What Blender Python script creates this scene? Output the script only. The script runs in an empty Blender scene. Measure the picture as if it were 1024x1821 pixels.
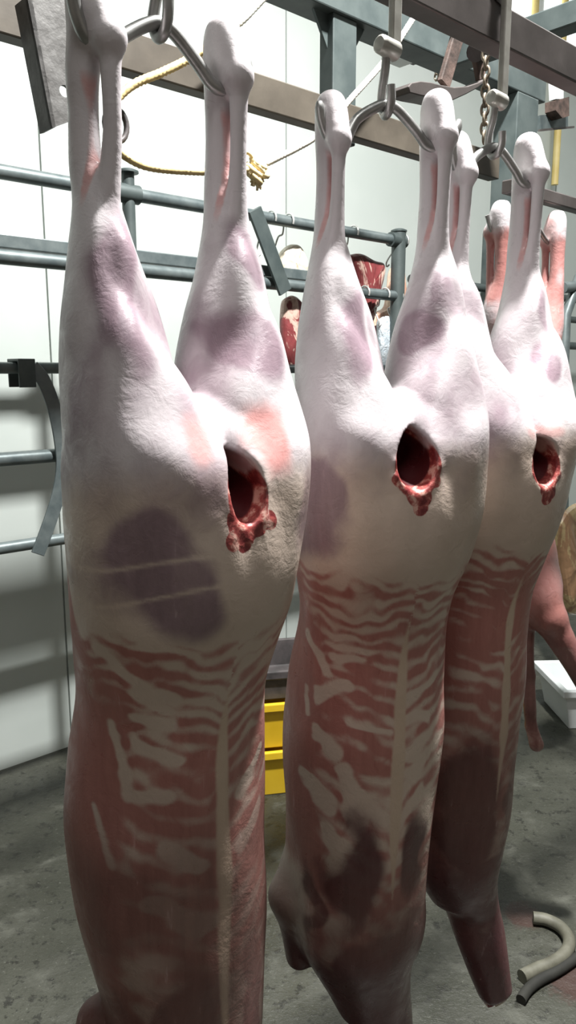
import bpy, bmesh, math, random
import numpy as np
from mathutils import Vector, Matrix

random.seed(7)
rng = np.random.default_rng(11)
S = bpy.context.scene
COL = S.collection

# ------------------------------------------------------------------ camera
F_PX = 1375.0
PITCH = math.radians(10.3)
CAM = np.array([0.0, 0.0, 1.5])
cam_data = bpy.data.cameras.new('camera')
cam_data.sensor_fit = 'VERTICAL'
cam_data.sensor_height = 24.0
cam_data.lens = 24.0 * F_PX / 1821.0
cam_data.clip_start = 0.02
cam = bpy.data.objects.new('camera', cam_data)
COL.objects.link(cam)
cam.location = CAM
cam.rotation_euler = (math.pi / 2 - PITCH, 0, 0)
S.camera = cam

# ------------------------------------------------------------------ world, lights, exposure
world = bpy.data.worlds.new('world')
S.world = world
world.use_nodes = True
world.node_tree.nodes['Background'].inputs[0].default_value = (0.86, 0.97, 0.93, 1)
world.node_tree.nodes['Background'].inputs[1].default_value = 0.17
S.view_settings.view_transform = 'Standard'
S.view_settings.look = 'None'
S.view_settings.gamma = 1.0
S.view_settings.use_curve_mapping = False
S.view_settings.exposure = 0.24

AZ = math.radians(47.7)                       # the rails and the back wall run this way
UX = np.array([math.sin(AZ), math.cos(AZ), 0])
NX = np.array([-math.cos(AZ), math.sin(AZ), 0])

def up(u, p, z):
    """room coordinates (along the rails, away from the camera, height) to world"""
    q = UX * u + NX * p
    return np.array([q[0], q[1], z])

CEIL = 4.0
def ceiling_lamp(u, p, su, sp, power, name='ceiling_light'):
    l = bpy.data.lights.new(name, 'AREA')
    l.shape = 'RECTANGLE'; l.size = su; l.size_y = sp
    l.energy = power; l.color = (1.0, 0.99, 0.965)
    o = bpy.data.objects.new(name, l); COL.objects.link(o)
    o.location = up(u, p, CEIL - 0.03)
    o.rotation_euler = (0, 0, math.pi / 2 - AZ)
    return o
SKY = [(1.50, 0.56, 0.18, 0.14, 330), (4.6, 0.9, 1.2, 0.8, 20), (-0.1, -0.3, 1.1, 0.8, 15)]  # small ceiling floodlight, far skylight, then an added unseen skylight for fill
for s in SKY:
    ceiling_lamp(*s)

# ------------------------------------------------------------------ helpers
def ray(x, y):
    A = (x - 512) / F_PX; B = (910.5 - y) / F_PX
    cp, sp = math.cos(PITCH), math.sin(PITCH)
    return np.array([A, cp + B * sp, -sp + B * cp])

def at(x, y, p):
    """point of the vertical plane at distance p (parallel to the rails)"""
    d = ray(x, y)
    return CAM + d * (p / (d @ NX))

def atup(x, y, p):
    q = at(x, y, p)
    return q @ UX, q[2]

def atz(x, y, z=0.0):
    d = ray(x, y)
    return CAM + d * ((z - 1.5) / d[2])

def atY(x, y, Y):
    d = ray(x, y)
    return CAM + d * (Y / d[1])

def tag(o, label=None, cat=None, group=None, kind=None):
    if label: o['label'] = label
    if cat: o['category'] = cat
    if group: o['group'] = group
    if kind: o['kind'] = kind
    return o

def empty(name, loc, rz=0.0):
    o = bpy.data.objects.new(name, None); COL.objects.link(o)
    o.empty_display_size = 0.05
    o.location = loc; o.rotation_euler = (0, 0, rz)
    return o

def parent_keep(o, par):
    """parent while the geometry stays where it was modelled in world space"""
    o.parent = par
    m = Matrix.LocRotScale(par.location, par.rotation_euler, par.scale)
    o.matrix_parent_inverse = m.inverted()

class MB:
    """collects shapes, builds one mesh object"""
    def __init__(self):
        self.v = []; self.f = []
    def add(self, v, f):
        n = len(self.v)
        self.v += [tuple(map(float, q)) for q in v]
        self.f += [tuple(i + n for i in q) for q in f]
        return self
    def box(self, c, ax, ay, az_, hx, hy, hz):
        c = np.array(c, float); ax, ay, az_ = (np.array(k, float) for k in (ax, ay, az_))
        v = [c + ax * hx * i + ay * hy * j + az_ * hz * k for k in (-1, 1) for j in (-1, 1) for i in (-1, 1)]
        return self.add(v, [(0, 2, 3, 1), (4, 5, 7, 6), (0, 1, 5, 4), (2, 6, 7, 3), (0, 4, 6, 2), (1, 3, 7, 5)])
    def rbox(self, u0, u1, p0, p1, z0, z1):
        """box aligned with the rails"""
        c = up((u0 + u1) / 2, (p0 + p1) / 2, (z0 + z1) / 2)
        return self.box(c, UX, NX, (0, 0, 1), abs(u1 - u0) / 2, abs(p1 - p0) / 2, abs(z1 - z0) / 2)
    def bar(self, a, b, side, w, t):
        """flat bar from a to b, half width w along side, half thickness t"""
        a = np.array(a, float); b = np.array(b, float)
        d = b - a; L = np.linalg.norm(d); d /= L
        s = np.array(side, float); s -= d * (s @ d); s /= np.linalg.norm(s)
        n = np.cross(d, s)
        return self.box((a + b) / 2, d, s, n, L / 2, w, t)
    def tube(self, pts, r, n=10, caps=True):
        pts = [np.array(q, float) for q in pts]
        k = len(pts)
        rs = r if hasattr(r, '__len__') else [r] * k
        T = [pts[min(i + 1, k - 1)] - pts[max(i - 1, 0)] for i in range(k)]
        T = [t / (np.linalg.norm(t) + 1e-9) for t in T]
        ref = np.array([0, 0, 1.0]) if abs(T[0][2]) < 0.9 else np.array([1.0, 0, 0])
        nrm = np.cross(T[0], ref); nrm /= np.linalg.norm(nrm)
        v = []; fc = []
        for i in range(k):
            nrm = nrm - T[i] * (nrm @ T[i]); nrm /= np.linalg.norm(nrm)
            b = np.cross(T[i], nrm)
            for j in range(n):
                a = 2 * math.pi * j / n
                v.append(pts[i] + (nrm * math.cos(a) + b * math.sin(a)) * rs[i])
        for i in range(k - 1):
            for j in range(n):
                j2 = (j + 1) % n
                fc.append((i * n + j, i * n + j2, (i + 1) * n + j2, (i + 1) * n + j))
        if caps:
            fc.append(tuple(range(n - 1, -1, -1))); fc.append(tuple((k - 1) * n + j for j in range(n)))
        return self.add(v, fc)
    def prism(self, poly, d):
        """polygon (list of world points) extruded by vector d"""
        poly = [np.array(q, float) for q in poly]; d = np.array(d, float); n = len(poly)
        v = poly + [q + d for q in poly]
        fc = [tuple(range(n - 1, -1, -1)), tuple(range(n, 2 * n))]
        fc += [(i, (i + 1) % n, n + (i + 1) % n, n + i) for i in range(n)]
        return self.add(v, fc)
    def build(self, name, mat, par=None, smooth=False, bevel=0.0, sub=0):
        me = bpy.data.meshes.new(name)
        me.from_pydata(self.v, [], self.f); me.update()
        bm = bmesh.new(); bm.from_mesh(me)
        bmesh.ops.recalc_face_normals(bm, faces=bm.faces)
        bm.to_mesh(me); bm.free()
        o = bpy.data.objects.new(name, me); COL.objects.link(o)
        me.materials.append(mat)
        if smooth:
            me.polygons.foreach_set('use_smooth', [True] * len(me.polygons))
            me.update()
            try:
                me.set_sharp_from_angle(angle=math.radians(50))
            except Exception:
                pass
        if bevel:
            m = o.modifiers.new('bevel', 'BEVEL'); m.width = bevel; m.segments = 2; m.limit_method = 'ANGLE'
        if sub:
            m = o.modifiers.new('sub', 'SUBSURF'); m.levels = sub; m.render_levels = sub
        if par is not None:
            parent_keep(o, par)
        return o

def spline(pts, n=8):
    """Catmull-Rom through the points"""
    P = [np.array(q, float) for q in pts]
    P = [2 * P[0] - P[1]] + P + [2 * P[-1] - P[-2]]
    out = []
    for i in range(1, len(P) - 2):
        for k in range(n):
            t = k / n
            out.append(0.5 * (2 * P[i] + (P[i + 1] - P[i - 1]) * t + (2 * P[i - 1] - 5 * P[i] + 4 * P[i + 1] - P[i + 2]) * t * t
                              + (-P[i - 1] + 3 * P[i] - 3 * P[i + 1] + P[i + 2]) * t ** 3))
    out.append(P[-2])
    return out

# ------------------------------------------------------------------ materials
class NT:
    def __init__(self, name):
        self.m = bpy.data.materials.new(name); self.m.use_nodes = True
        self.t = self.m.node_tree; self.n = self.t.nodes; self.l = self.t.links
        self.b = self.n['Principled BSDF']
    def node(self, typ, **kw):
        o = self.n.new(typ)
        for k, v in kw.items():
            if k == 'ins':
                for a, b in v.items():
                    if isinstance(b, bpy.types.NodeSocket): self.l.new(b, o.inputs[a])
                    else: o.inputs[a].default_value = b
            else: setattr(o, k, v)
        return o
    def coord(self, which='Object'):
        return self.node('ShaderNodeTexCoord').outputs[which]
    def noise(self, vec, scale, detail=4, rough=0.55, dist=0.0):
        return self.node('ShaderNodeTexNoise', ins={'Vector': vec, 'Scale': scale, 'Detail': detail, 'Roughness': rough, 'Distortion': dist}).outputs['Fac']
    def math(self, op, a, b=0.0, c=0.0, clamp=False):
        return self.node('ShaderNodeMath', operation=op, use_clamp=clamp, ins={0: a, 1: b, 2: c}).outputs[0]
    def ramp(self, fac, stops):
        r = self.node('ShaderNodeValToRGB', ins={'Fac': fac})
        e = r.color_ramp.elements
        while len(e) < len(stops): e.new(0.5)
        for i, (p, c) in enumerate(stops):
            e[i].position = p; e[i].color = (*c, 1) if len(c) == 3 else c
        return r.outputs['Color']
    def mix(self, fac, a, b, typ='MIX'):
        o = self.node('ShaderNodeMix', data_type='RGBA', blend_type=typ)
        for i, q in ((0, fac), (6, a), (7, b)):
            if isinstance(q, bpy.types.NodeSocket): self.l.new(q, o.inputs[i])
            else: o.inputs[i].default_value = (*q, 1) if isinstance(q, tuple) and len(q) == 3 else q
        return o.outputs[2]
    def smooth(self, x, lo, hi):
        return self.node('ShaderNodeMapRange', interpolation_type='SMOOTHSTEP', ins={'Value': x, 'From Min': lo, 'From Max': hi}).outputs[0]
    def set(self, **kw):
        for k, v in kw.items():
            i = self.b.inputs[k.replace('_', ' ')]
            if isinstance(v, bpy.types.NodeSocket): self.l.new(v, i)
            else: i.default_value = (*v, 1) if isinstance(v, tuple) and len(v) == 3 else v
        return self
    def bump(self, h, strength=0.3, dist=0.01):
        o = self.node('ShaderNodeBump', ins={'Height': h, 'Strength': strength, 'Distance': dist})
        self.l.new(o.outputs[0], self.b.inputs['Normal']); return self

def mat_basic(name, c1, c2, scale=30, rough=0.5, metal=0.0, bump=0.15, dist=0.003, stops=(0.35, 0.65), detail=5):
    k = NT(name); co = k.coord()
    n = k.noise(co, scale, detail)
    k.set(Base_Color=k.ramp(n, [(stops[0], c1), (stops[1], c2)]), Roughness=rough, Metallic=metal)
    if bump: k.bump(k.noise(co, scale * 2.5, 4), bump, dist)
    return k.m

M = {}
M['wall'] = mat_basic('wall_panel_white', (0.445, 0.49, 0.466), (0.48, 0.522, 0.498), 3, 0.45, 0, 0.03)
M['joint'] = mat_basic('wall_joint', (0.42, 0.45, 0.425), (0.46, 0.49, 0.465), 5, 0.6)
M['far_wall'] = mat_basic('grey_render', (0.27, 0.235, 0.21), (0.32, 0.28, 0.25), 3, 0.7, 0, 0)
M['ceil'] = mat_basic('ceiling_white', (0.30, 0.31, 0.30), (0.36, 0.37, 0.36), 3, 0.6, 0, 0)
def mat_floor():
    k = NT('wet_concrete'); co = k.coord()
    n1 = k.noise(co, 2.3, 6, 0.6); n2 = k.noise(co, 26, 8, 0.7); n3 = k.noise(co, 7, 5, 0.6, 0.6)
    base = k.ramp(n1, [(0.30, (0.024, 0.025, 0.018)), (0.55, (0.042, 0.043, 0.033)), (0.75, (0.068, 0.070, 0.055))])
    base = k.mix(k.smooth(n2, 0.54, 0.62), base, (0.016, 0.016, 0.012))
    n4 = k.noise(co, 95, 4, 0.7)
    base = k.mix(k.smooth(n4, 0.58, 0.68), base, (0.020, 0.020, 0.015))
    base = k.mix(k.math('MULTIPLY', k.smooth(n4, 0.40, 0.30), 0.45), base, (0.16, 0.165, 0.14))
    base = k.mix(k.math('MULTIPLY', k.smooth(n3, 0.52, 0.78), 0.5), base, (0.115, 0.118, 0.097))
    for (bx, by, br_) in ((0.66, 1.93, 0.065), (0.72, 1.70, 0.10)):          # blood stains
        dd = k.node('ShaderNodeVectorMath', operation='DISTANCE', ins={0: co, 1: (bx, by, 0.0)}).outputs['Value']
        dd = k.math('MULTIPLY_ADD', k.math('SUBTRACT', n2, 0.5), br_ * 1.6, dd)
        m_ = k.math('SUBTRACT', 1.0, k.smooth(dd, br_ * 0.55, br_))
        base = k.mix(k.math('MULTIPLY', m_, 0.6), base, (0.045, 0.013, 0.011))
    k.set(Base_Color=base, Roughness=k.ramp(n3, [(0.35, (0.28,) * 3), (0.7, (0.62,) * 3)]))
    k.bump(k.math('ADD', n2, k.math('MULTIPLY', n4, 0.6)), 0.5, 0.006)
    return k.m
M['floor'] = mat_floor()
M['galv'] = mat_basic('galvanised_pipe', (0.085, 0.108, 0.112), (0.145, 0.172, 0.172), 18, 0.42, 0.35, 0.1)
M['galv_dark'] = mat_basic('painted_grey_steel', (0.045, 0.060, 0.060), (0.075, 0.093, 0.091), 12, 0.5, 0.25, 0.1)
M['beam'] = mat_basic('brown_steel_beam', (0.056, 0.047, 0.036), (0.095, 0.081, 0.063), 9, 0.5, 0.2, 0.12)
M['rail'] = mat_basic('dark_rail_steel', (0.075, 0.065, 0.062), (0.125, 0.110, 0.105), 10, 0.42, 0.4, 0.1)
M['rust'] = mat_basic('rusty_steel', (0.04, 0.027, 0.022), (0.13, 0.085, 0.070), 28, 0.7, 0.2, 0.4)
M['angle'] = mat_basic('worn_grey_angle_iron', (0.07, 0.067, 0.064), (0.13, 0.127, 0.123), 30, 0.55, 0.3, 0.35)
M['hook'] = mat_basic('hook_steel', (0.30, 0.30, 0.29), (0.46, 0.46, 0.45), 25, 0.35, 0.7, 0.1)
M['hanger'] = mat_basic('hanger_steel', (0.30, 0.29, 0.26), (0.44, 0.43, 0.39), 20, 0.4, 0.5, 0.1)
M['shook'] = mat_basic('bright_s_hook', (0.55, 0.55, 0.53), (0.75, 0.75, 0.73), 20, 0.3, 0.6, 0.05)
M['chain'] = mat_basic('chain_iron', (0.16, 0.13, 0.10), (0.34, 0.29, 0.22), 40, 0.45, 0.6, 0.2)
M['white_box'] = mat_basic('white_enamel', (0.62, 0.65, 0.64), (0.72, 0.75, 0.74), 8, 0.4, 0, 0.05)
M['dark'] = mat_basic('dark_plastic', (0.035, 0.032, 0.032), (0.075, 0.065, 0.065), 20, 0.5)
M['tub'] = mat_basic('white_plastic_tub', (0.66, 0.70, 0.70), (0.72, 0.76, 0.76), 6, 0.35, 0, 0.03)
M['crate'] = mat_basic('yellow_plastic', (0.66, 0.42, 0.015), (0.74, 0.50, 0.03), 6, 0.4, 0, 0.03)
M['conduit'] = mat_basic('yellow_conduit', (0.60, 0.47, 0.16), (0.70, 0.58, 0.26), 6, 0.5, 0, 0.03)
M['hose'] = mat_basic('grey_rubber_hose', (0.075, 0.073, 0.053), (0.125, 0.122, 0.094), 25, 0.6, 0, 0.2)
M['hose_in'] = mat_basic('dark_hose_end', (0.010, 0.010, 0.008), (0.018, 0.018, 0.014), 25, 0.8, 0, 0.2)
M['cavity'] = mat_basic('cut_bone_marrow', (0.25, 0.06, 0.05), (0.42, 0.22, 0.17), 60, 0.4, 0, 0.2)
def mat_rope():
    k = NT('rope_yellow_to_white'); co = k.coord('UV')
    at_ = k.node('ShaderNodeAttribute', attribute_name='fade').outputs['Fac']
    n = k.noise(k.coord(), 90, 4)
    c = k.mix(at_, (0.62, 0.48, 0.22), (0.82, 0.82, 0.76))
    c = k.mix(k.smooth(n, 0.5, 0.75), c, k.mix(at_, (0.36, 0.25, 0.09), (0.62, 0.62, 0.55)))
    k.set(Base_Color=c, Roughness=0.75); k.bump(n, 0.4, 0.002)
    return k.m
M['rope'] = mat_rope()
def mat_cut(name, red, fat, thr=0.55, scale=14):
    k = NT(name); co = k.coord()
    mp = k.node('ShaderNodeMapping', ins={'Vector': co, 'Scale': (1.0, 1.0, 0.55)}).outputs[0]
    n = k.noise(mp, scale, 4, 0.6, 1.2); n2 = k.noise(co, 60, 3)
    c = k.mix(k.smooth(n, thr - 0.03, thr + 0.03), red, fat)
    c = k.mix(k.math('MULTIPLY', k.smooth(n2, 0.45, 0.7), 0.35), c, tuple(q * 0.55 for q in red))
    k.set(Base_Color=c, Roughness=0.38); k.bump(n, 0.4, 0.01)
    return k.m
M['beef'] = mat_cut('red_beef_with_fat', (0.19, 0.040, 0.042), (0.52, 0.36, 0.30), 0.56)
M['beef_dark'] = mat_cut('dark_red_meat', (0.20, 0.04, 0.045), (0.62, 0.42, 0.38), 0.58, 22)
M['fatcut'] = mat_cut('cream_fat', (0.58, 0.40, 0.30), (0.78, 0.70, 0.56), 0.42)
M['tancut'] = mat_cut('tan_side_meat', (0.52, 0.30, 0.22), (0.68, 0.50, 0.38), 0.5)
M['hide'] = mat_cut('yellow_fat_side', (0.42, 0.25, 0.14), (0.62, 0.48, 0.26), 0.48, 9)
def mat_bag():
    k = NT('clear_plastic_bag'); co = k.coord()
    n = k.noise(co, 24, 5, 0.6, 1.0)
    k.set(Base_Color=k.ramp(n, [(0.35, (0.62, 0.72, 0.80)), (0.65, (0.84, 0.90, 0.94))]), Roughness=0.15, Transmission_Weight=0.25, IOR=1.3)
    k.bump(n, 0.8, 0.02)
    return k.m
M['bag'] = mat_bag()

def mat_flesh(name='carcass_flesh', pale=(0.545, 0.505, 0.52), warm=0.0):
    """fat, silverskin and muscle; the masks sit on the mesh, the fine grain is noise"""
    k = NT(name); co = k.coord()
    A = k.node('ShaderNodeSeparateColor', ins={0: k.node('ShaderNodeAttribute', attribute_name='mask_a').outputs['Color']}).outputs
    B = k.node('ShaderNodeSeparateColor', ins={0: k.node('ShaderNodeAttribute', attribute_name='mask_b').outputs['Color']}).outputs
    n1 = k.noise(co, 16, 5, 0.6); n2 = k.noise(co, 70, 5, 0.65, 0.4)
    mp = k.node('ShaderNodeMapping', ins={'Vector': co, 'Scale': (1.0, 1.0, 0.14)}).outputs[0]
    fib = k.noise(mp, 85, 4, 0.6, 0.3)
    n3 = k.noise(co, 34, 4, 0.6, 0.8)
    def thr(field, w, noise=n2, amp=0.25):
        x = k.math('MULTIPLY_ADD', k.math('SUBTRACT', noise, 0.5), amp, field)
        return k.smooth(x, 0.5 - w, 0.5 + w)
    silver = k.mix(n1, pale, tuple(q * 1.10 for q in pale))
    fat = k.mix(n1, (0.53, 0.42, 0.35), (0.64, 0.53, 0.45))
    base = k.mix(thr(B[1], 0.3), silver, fat)                               # fat cover of the rump
    purple = k.mix(fib, (0.135, 0.082, 0.112), (0.28, 0.185, 0.222))
    base = k.mix(k.math('MULTIPLY', thr(A[1], 0.48, n3, 0.5), 0.88), base, purple)   # muscle through silverskin
    red = k.mix(fib, (0.285, 0.088, 0.078), (0.47, 0.200, 0.170))
    base = k.mix(k.math('MULTIPLY', thr(A[0], 0.26, n3, 0.55), 0.93), base, red)                      # bare muscle between fat
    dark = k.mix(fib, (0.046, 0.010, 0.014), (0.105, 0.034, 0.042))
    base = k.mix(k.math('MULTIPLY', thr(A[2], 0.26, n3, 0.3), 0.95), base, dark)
    pink = k.mix(n2, (0.50, 0.215, 0.205), (0.66, 0.37, 0.35))
    base = k.mix(thr(B[0], 0.3, n3, 0.4), base, pink)
    spine = k.mix(n1, (0.52, 0.39, 0.29), (0.62, 0.50, 0.40))
    base = k.mix(thr(B[2], 0.22, n2, 0.2), base, spine)
    Cc = k.node('ShaderNodeSeparateColor', ins={0: k.node('ShaderNodeAttribute', attribute_name='mask_c').outputs['Color']}).outputs
    base = k.mix(k.math('MULTIPLY', Cc[2], 0.84, clamp=True), base, k.mix(fib, (0.085, 0.036, 0.031), (0.19, 0.092, 0.078)))   # brown membrane, with shade of the lower body painted in
    raw = k.ramp(n2, [(0.38, (0.16, 0.022, 0.024)), (0.52, (0.33, 0.075, 0.065)), (0.62, (0.62, 0.36, 0.30))])
    base = k.mix(thr(Cc[0], 0.14, n3, 0.5), base, raw)
    base = k.mix(thr(Cc[1], 0.2), base, (0.07, 0.012, 0.014))  # shade inside the tail opening, painted as near-black red
    # thin pale membranes running down the sides
    mem = k.smooth(fib, 0.66, 0.76)
    base = k.mix(k.math('MULTIPLY', mem, 0.28), base, (0.62, 0.50, 0.50))
    k.set(Base_Color=base, Roughness=k.ramp(n3, [(0.3, (0.24,) * 3), (0.7, (0.48,) * 3)]),
          Specular_IOR_Level=0.5, Subsurface_Weight=0.0)
    h = k.math('ADD', k.math('MULTIPLY', n3, 0.6), k.math('MULTIPLY', n2, 0.35))
    k.bump(h, 0.27, 0.006)
    return k.m
M['flesh'] = mat_flesh()

# ------------------------------------------------------------------ room
def structure(o):
    o['kind'] = 'structure'; return o

U0, U1, P0, P1 = -3.4, 6.4, -4.2, 2.76
structure(MB().rbox(U0, U1, P0, P1, -0.08, 0.0).build('floor', M['floor']))
wb = structure(MB().rbox(U0, U1, P1 + 0.012, P1 + 0.10, 0.0, CEIL).build('wall_back', M['joint']))
w = 1.18
k = 0
u = U0
while u < U1 - 0.01:
    MB().rbox(u + 0.004, min(u + w, U1) - 0.004, P1, P1 + 0.012, 0.0, CEIL).build('panel', M['wall'], wb)
    u += w
wr = structure(MB().rbox(U1, U1 + 0.1, P0, P1 + 0.1, 0.0, CEIL).build('wall_right', M['wall']))
wl = structure(MB().rbox(U0 - 0.1, U0, P0, P1 + 0.1, 0.0, CEIL).build('wall_left', M['far_wall']))
structure(MB().rbox(U0 - 0.1, U1 + 0.1, P0 - 0.1, P0, 0.0, CEIL).build('wall_front', M['far_wall']))
ceil_o = structure(MB().rbox(U0 - 0.1, U1 + 0.1, P0, P1 + 0.1, CEIL + 0.02, CEIL + 0.10).build('ceiling', M['ceil']))
def mat_emit(name, c, s):
    k = NT(name)
    k.set(Base_Color=(0.8, 0.8, 0.8), Emission_Color=c, Emission_Strength=s); return k.m
M['sky_sheet'] = mat_emit('lit_skylight_sheet', (0.95, 1.0, 0.98), 2.0)
for i, (su, sp_, a, b, _) in enumerate(SKY):
    if i == 0:
        MB().rbox(su - 0.09, su + 0.09, sp_ - 0.08, sp_ + 0.08, CEIL - 0.02, CEIL + 0.02).build('lamp_housing', M['white_box'], ceil_o)
        continue
    wd = structure(MB().rbox(su - a / 2 - 0.03, su + a / 2 + 0.03, sp_ - b / 2 - 0.03, sp_ + b / 2 + 0.03, CEIL - 0.02, CEIL + 0.02).build('window_%d' % (i + 1), M['white_box']))  # the last of these skylights is made up, unseen, for fill
    MB().rbox(su - a / 2, su + a / 2, sp_ - b / 2, sp_ + b / 2, CEIL - 0.025, CEIL - 0.02).build('pane', M['sky_sheet'], wd)

wd = structure(MB().rbox(3.75, 6.1, P1 - 0.02, P1 + 0.03, 3.40, 3.98).build('window_4', M['white_box']))
for k in range(3):
    MB().rbox(3.80 + k * 0.77, 4.50 + k * 0.77, P1 - 0.025, P1 - 0.02, 3.45, 3.93).build('pane', M['sky_sheet'], wd)

# ------------------------------------------------------------------ surface from a distance field
def surface_nets(f, origin, h):
    nx, ny, nz = f.shape
    s = f < 0
    idx = -np.ones((nx - 1, ny - 1, nz - 1), np.int64)
    c = sum(s[i:nx - 1 + i, j:ny - 1 + j, k:nz - 1 + k].astype(np.int8) for i in (0, 1) for j in (0, 1) for k in (0, 1))
    act = (c > 0) & (c < 8)
    I, J, K = np.nonzero(act)
    idx[I, J, K] = np.arange(len(I))
    acc = np.zeros((len(I), 3)); cnt = np.zeros(len(I))
    corners = [(i, j, k) for i in (0, 1) for j in (0, 1) for k in (0, 1)]
    for a in corners:
        for ax in range(3):
            if a[ax]: continue
            b = list(a); b[ax] = 1
            fa = f[I + a[0], J + a[1], K + a[2]]; fb = f[I + b[0], J + b[1], K + b[2]]
            m = (fa < 0) != (fb < 0)
            t = fa[m] / (fa[m] - fb[m])
            p = np.tile(np.array(a, float), (m.sum(), 1)); p[:, ax] = t
            acc[m] += p; cnt[m] += 1
    V = (np.stack([I, J, K], 1) + acc / cnt[:, None]) * h + origin
    faces = []
    for ax in range(3):
        o1, o2 = [(1, 2), (2, 0), (0, 1)][ax]
        sl0 = [slice(1, -1)] * 3; sl1 = [slice(1, -1)] * 3
        sl0[ax] = slice(0, -1); sl1[ax] = slice(1, None)
        e0 = s[tuple(sl0)]; e1 = s[tuple(sl1)]
        ch = np.nonzero(e0 != e1)
        base = [np.array(q) for q in ch]
        g = [base[q] + (0 if q == ax else 1) for q in range(3)]
        def cell(d1, d2):
            q = [g[0].copy(), g[1].copy(), g[2].copy()]
            q[o1] -= d1; q[o2] -= d2
            return idx[q[0], q[1], q[2]]
        quad = np.stack([cell(0, 0), cell(1, 0), cell(1, 1), cell(0, 1)], 1)
        flip = ~e0[ch]
        quad[flip] = quad[flip][:, ::-1]
        faces.append(quad)
    return V, np.concatenate(faces)

def smin(a, b, k):
    h = np.clip(0.5 + 0.5 * (b - a) / k, 0, 1)
    return b + (a - b) * h - k * h * (1 - h)

class Field:
    def __init__(self, lo, hi, h):
        self.h = h; self.lo = np.array(lo, float)
        n = [int(math.ceil((hi[i] - lo[i]) / h)) + 1 for i in range(3)]
        ax = [lo[i] + h * np.arange(n[i]) for i in range(3)]
        self.x = ax[0][:, None, None].astype(np.float32); self.y = ax[1][None, :, None].astype(np.float32)
        self.tz = ax[2]
        self.z = ax[2][None, None, :].astype(np.float32)
        self.f = np.full(n, 0.2, np.float32)
    def loft(self, rows, k=0.012, pw=2.0):
        """rows: (t, cx, cy, a, b) ellipses stacked along the axis, rounded ends"""
        R = np.array(rows, float); t = self.tz
        def ip(c):
            # monotone smooth interpolation
            x = R[:, 0]; y = R[:, c]
            m = np.gradient(y, x)
            i = np.clip(np.searchsorted(x, t) - 1, 0, len(x) - 2)
            hh = x[i + 1] - x[i]; s = np.clip((t - x[i]) / hh, 0, 1)
            return ((2 * s**3 - 3 * s**2 + 1) * y[i] + (s**3 - 2 * s**2 + s) * hh * m[i] + (-2 * s**3 + 3 * s**2) * y[i + 1] + (s**3 - s**2) * hh * m[i + 1])
        r = min(R[0, 3], R[0, 4])
        z0, z1 = R[0, 0] - 0.05, R[-1, 0] + 0.05
        ks = np.nonzero((t > z0) & (t < z1))[0]
        sl = slice(ks[0], ks[-1] + 1)
        cx, cy, a, b = (ip(c)[sl].astype(np.float32) for c in (1, 2, 3, 4))
        amax = max(a.max(), b.max()) + 0.06
        xs = np.nonzero(np.abs(self.x[:, 0, 0] - cx.mean()) < amax + np.ptp(cx))[0]; ys = np.nonzero(np.abs(self.y[0, :, 0] - cy.mean()) < amax + np.ptp(cy))[0]
        sx = slice(xs[0], xs[-1] + 1); sy = slice(ys[0], ys[-1] + 1)
        dx = np.abs(self.x[sx] - cx) / a; dy = np.abs(self.y[:, sy] - cy) / b
        q = np.sqrt(dx * dx + dy * dy) if pw == 2.0 else (dx**pw + dy**pw)**(1 / pw)
        d = (q - 1) * np.minimum(a, b)
        out = np.maximum(R[0, 0] - t[sl], t[sl] - R[-1, 0]).astype(np.float32)
        d = np.where(out > -0.006, np.sqrt(np.maximum(d + 0.006, 0)**2 + np.maximum(out + 0.006, 0)**2) - 0.006 + np.minimum(np.maximum(d + 0.006, out + 0.006), 0), d)
        g = self.f[sx, sy, sl]
        self.f[sx, sy, sl] = smin(g, d, k)
        return self
    def _bbox(self, c, r):
        out = []
        for i, axv in enumerate((self.x[:, 0, 0], self.y[0, :, 0], self.z[0, 0, :])):
            ks = np.nonzero((axv > c[i] - r[i]) & (axv < c[i] + r[i]))[0]
            if len(ks) == 0: return None
            out.append(slice(ks[0], ks[-1] + 1))
        return out
    def ell(self, c, r, k=0.012, sub=False, rot=0.0, rotx=0.0):
        e = 1 + (k + 0.004) / min(r)
        ext = [q * e for q in r]
        if rot: ext[0] = ext[2] = max(ext[0], ext[2])
        if rotx: ext[1] = ext[2] = max(ext[1], ext[2])
        sl = self._bbox(c, ext)
        if sl is None: return self
        X = self.x[sl[0]] - c[0]; Y = self.y[:, sl[1]] - c[1]; Z = self.z[:, :, sl[2]] - c[2]
        if rot:
            cs, sn = math.cos(rot), math.sin(rot); X, Z = X * cs + Z * sn, -X * sn + Z * cs
        if rotx:
            cs, sn = math.cos(rotx), math.sin(rotx); Y, Z = Y * cs + Z * sn, -Y * sn + Z * cs
        q = np.sqrt((X / r[0])**2 + (Y / r[1])**2 + (Z / r[2])**2)
        d = (q - 1) * min(r)
        g = self.f[sl[0], sl[1], sl[2]]
        if sub:
            self.f[sl[0], sl[1], sl[2]] = -smin(-g, d, k)
        else:
            self.f[sl[0], sl[1], sl[2]] = smin(g, d, k)
        return self
    def cap(self, a, b, ra, rb, k=0.012):
        a = np.array(a, float); b = np.array(b, float)
        c = (a + b) / 2; rr = np.abs(b - a) / 2 + max(ra, rb) + 0.04
        sl = self._bbox(c, rr)
        if sl is None: return self
        X = self.x[sl[0]] - a[0]; Y = self.y[:, sl[1]] - a[1]; Z = self.z[:, :, sl[2]] - a[2]
        d = b - a; L2 = d @ d
        h = np.clip((X * d[0] + Y * d[1] + Z * d[2]) / L2, 0, 1)
        q = np.sqrt((X - h * d[0])**2 + (Y - h * d[1])**2 + (Z - h * d[2])**2) - (ra + (rb - ra) * h)
        g = self.f[sl[0], sl[1], sl[2]]
        self.f[sl[0], sl[1], sl[2]] = smin(g, q, k)
        return self
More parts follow.
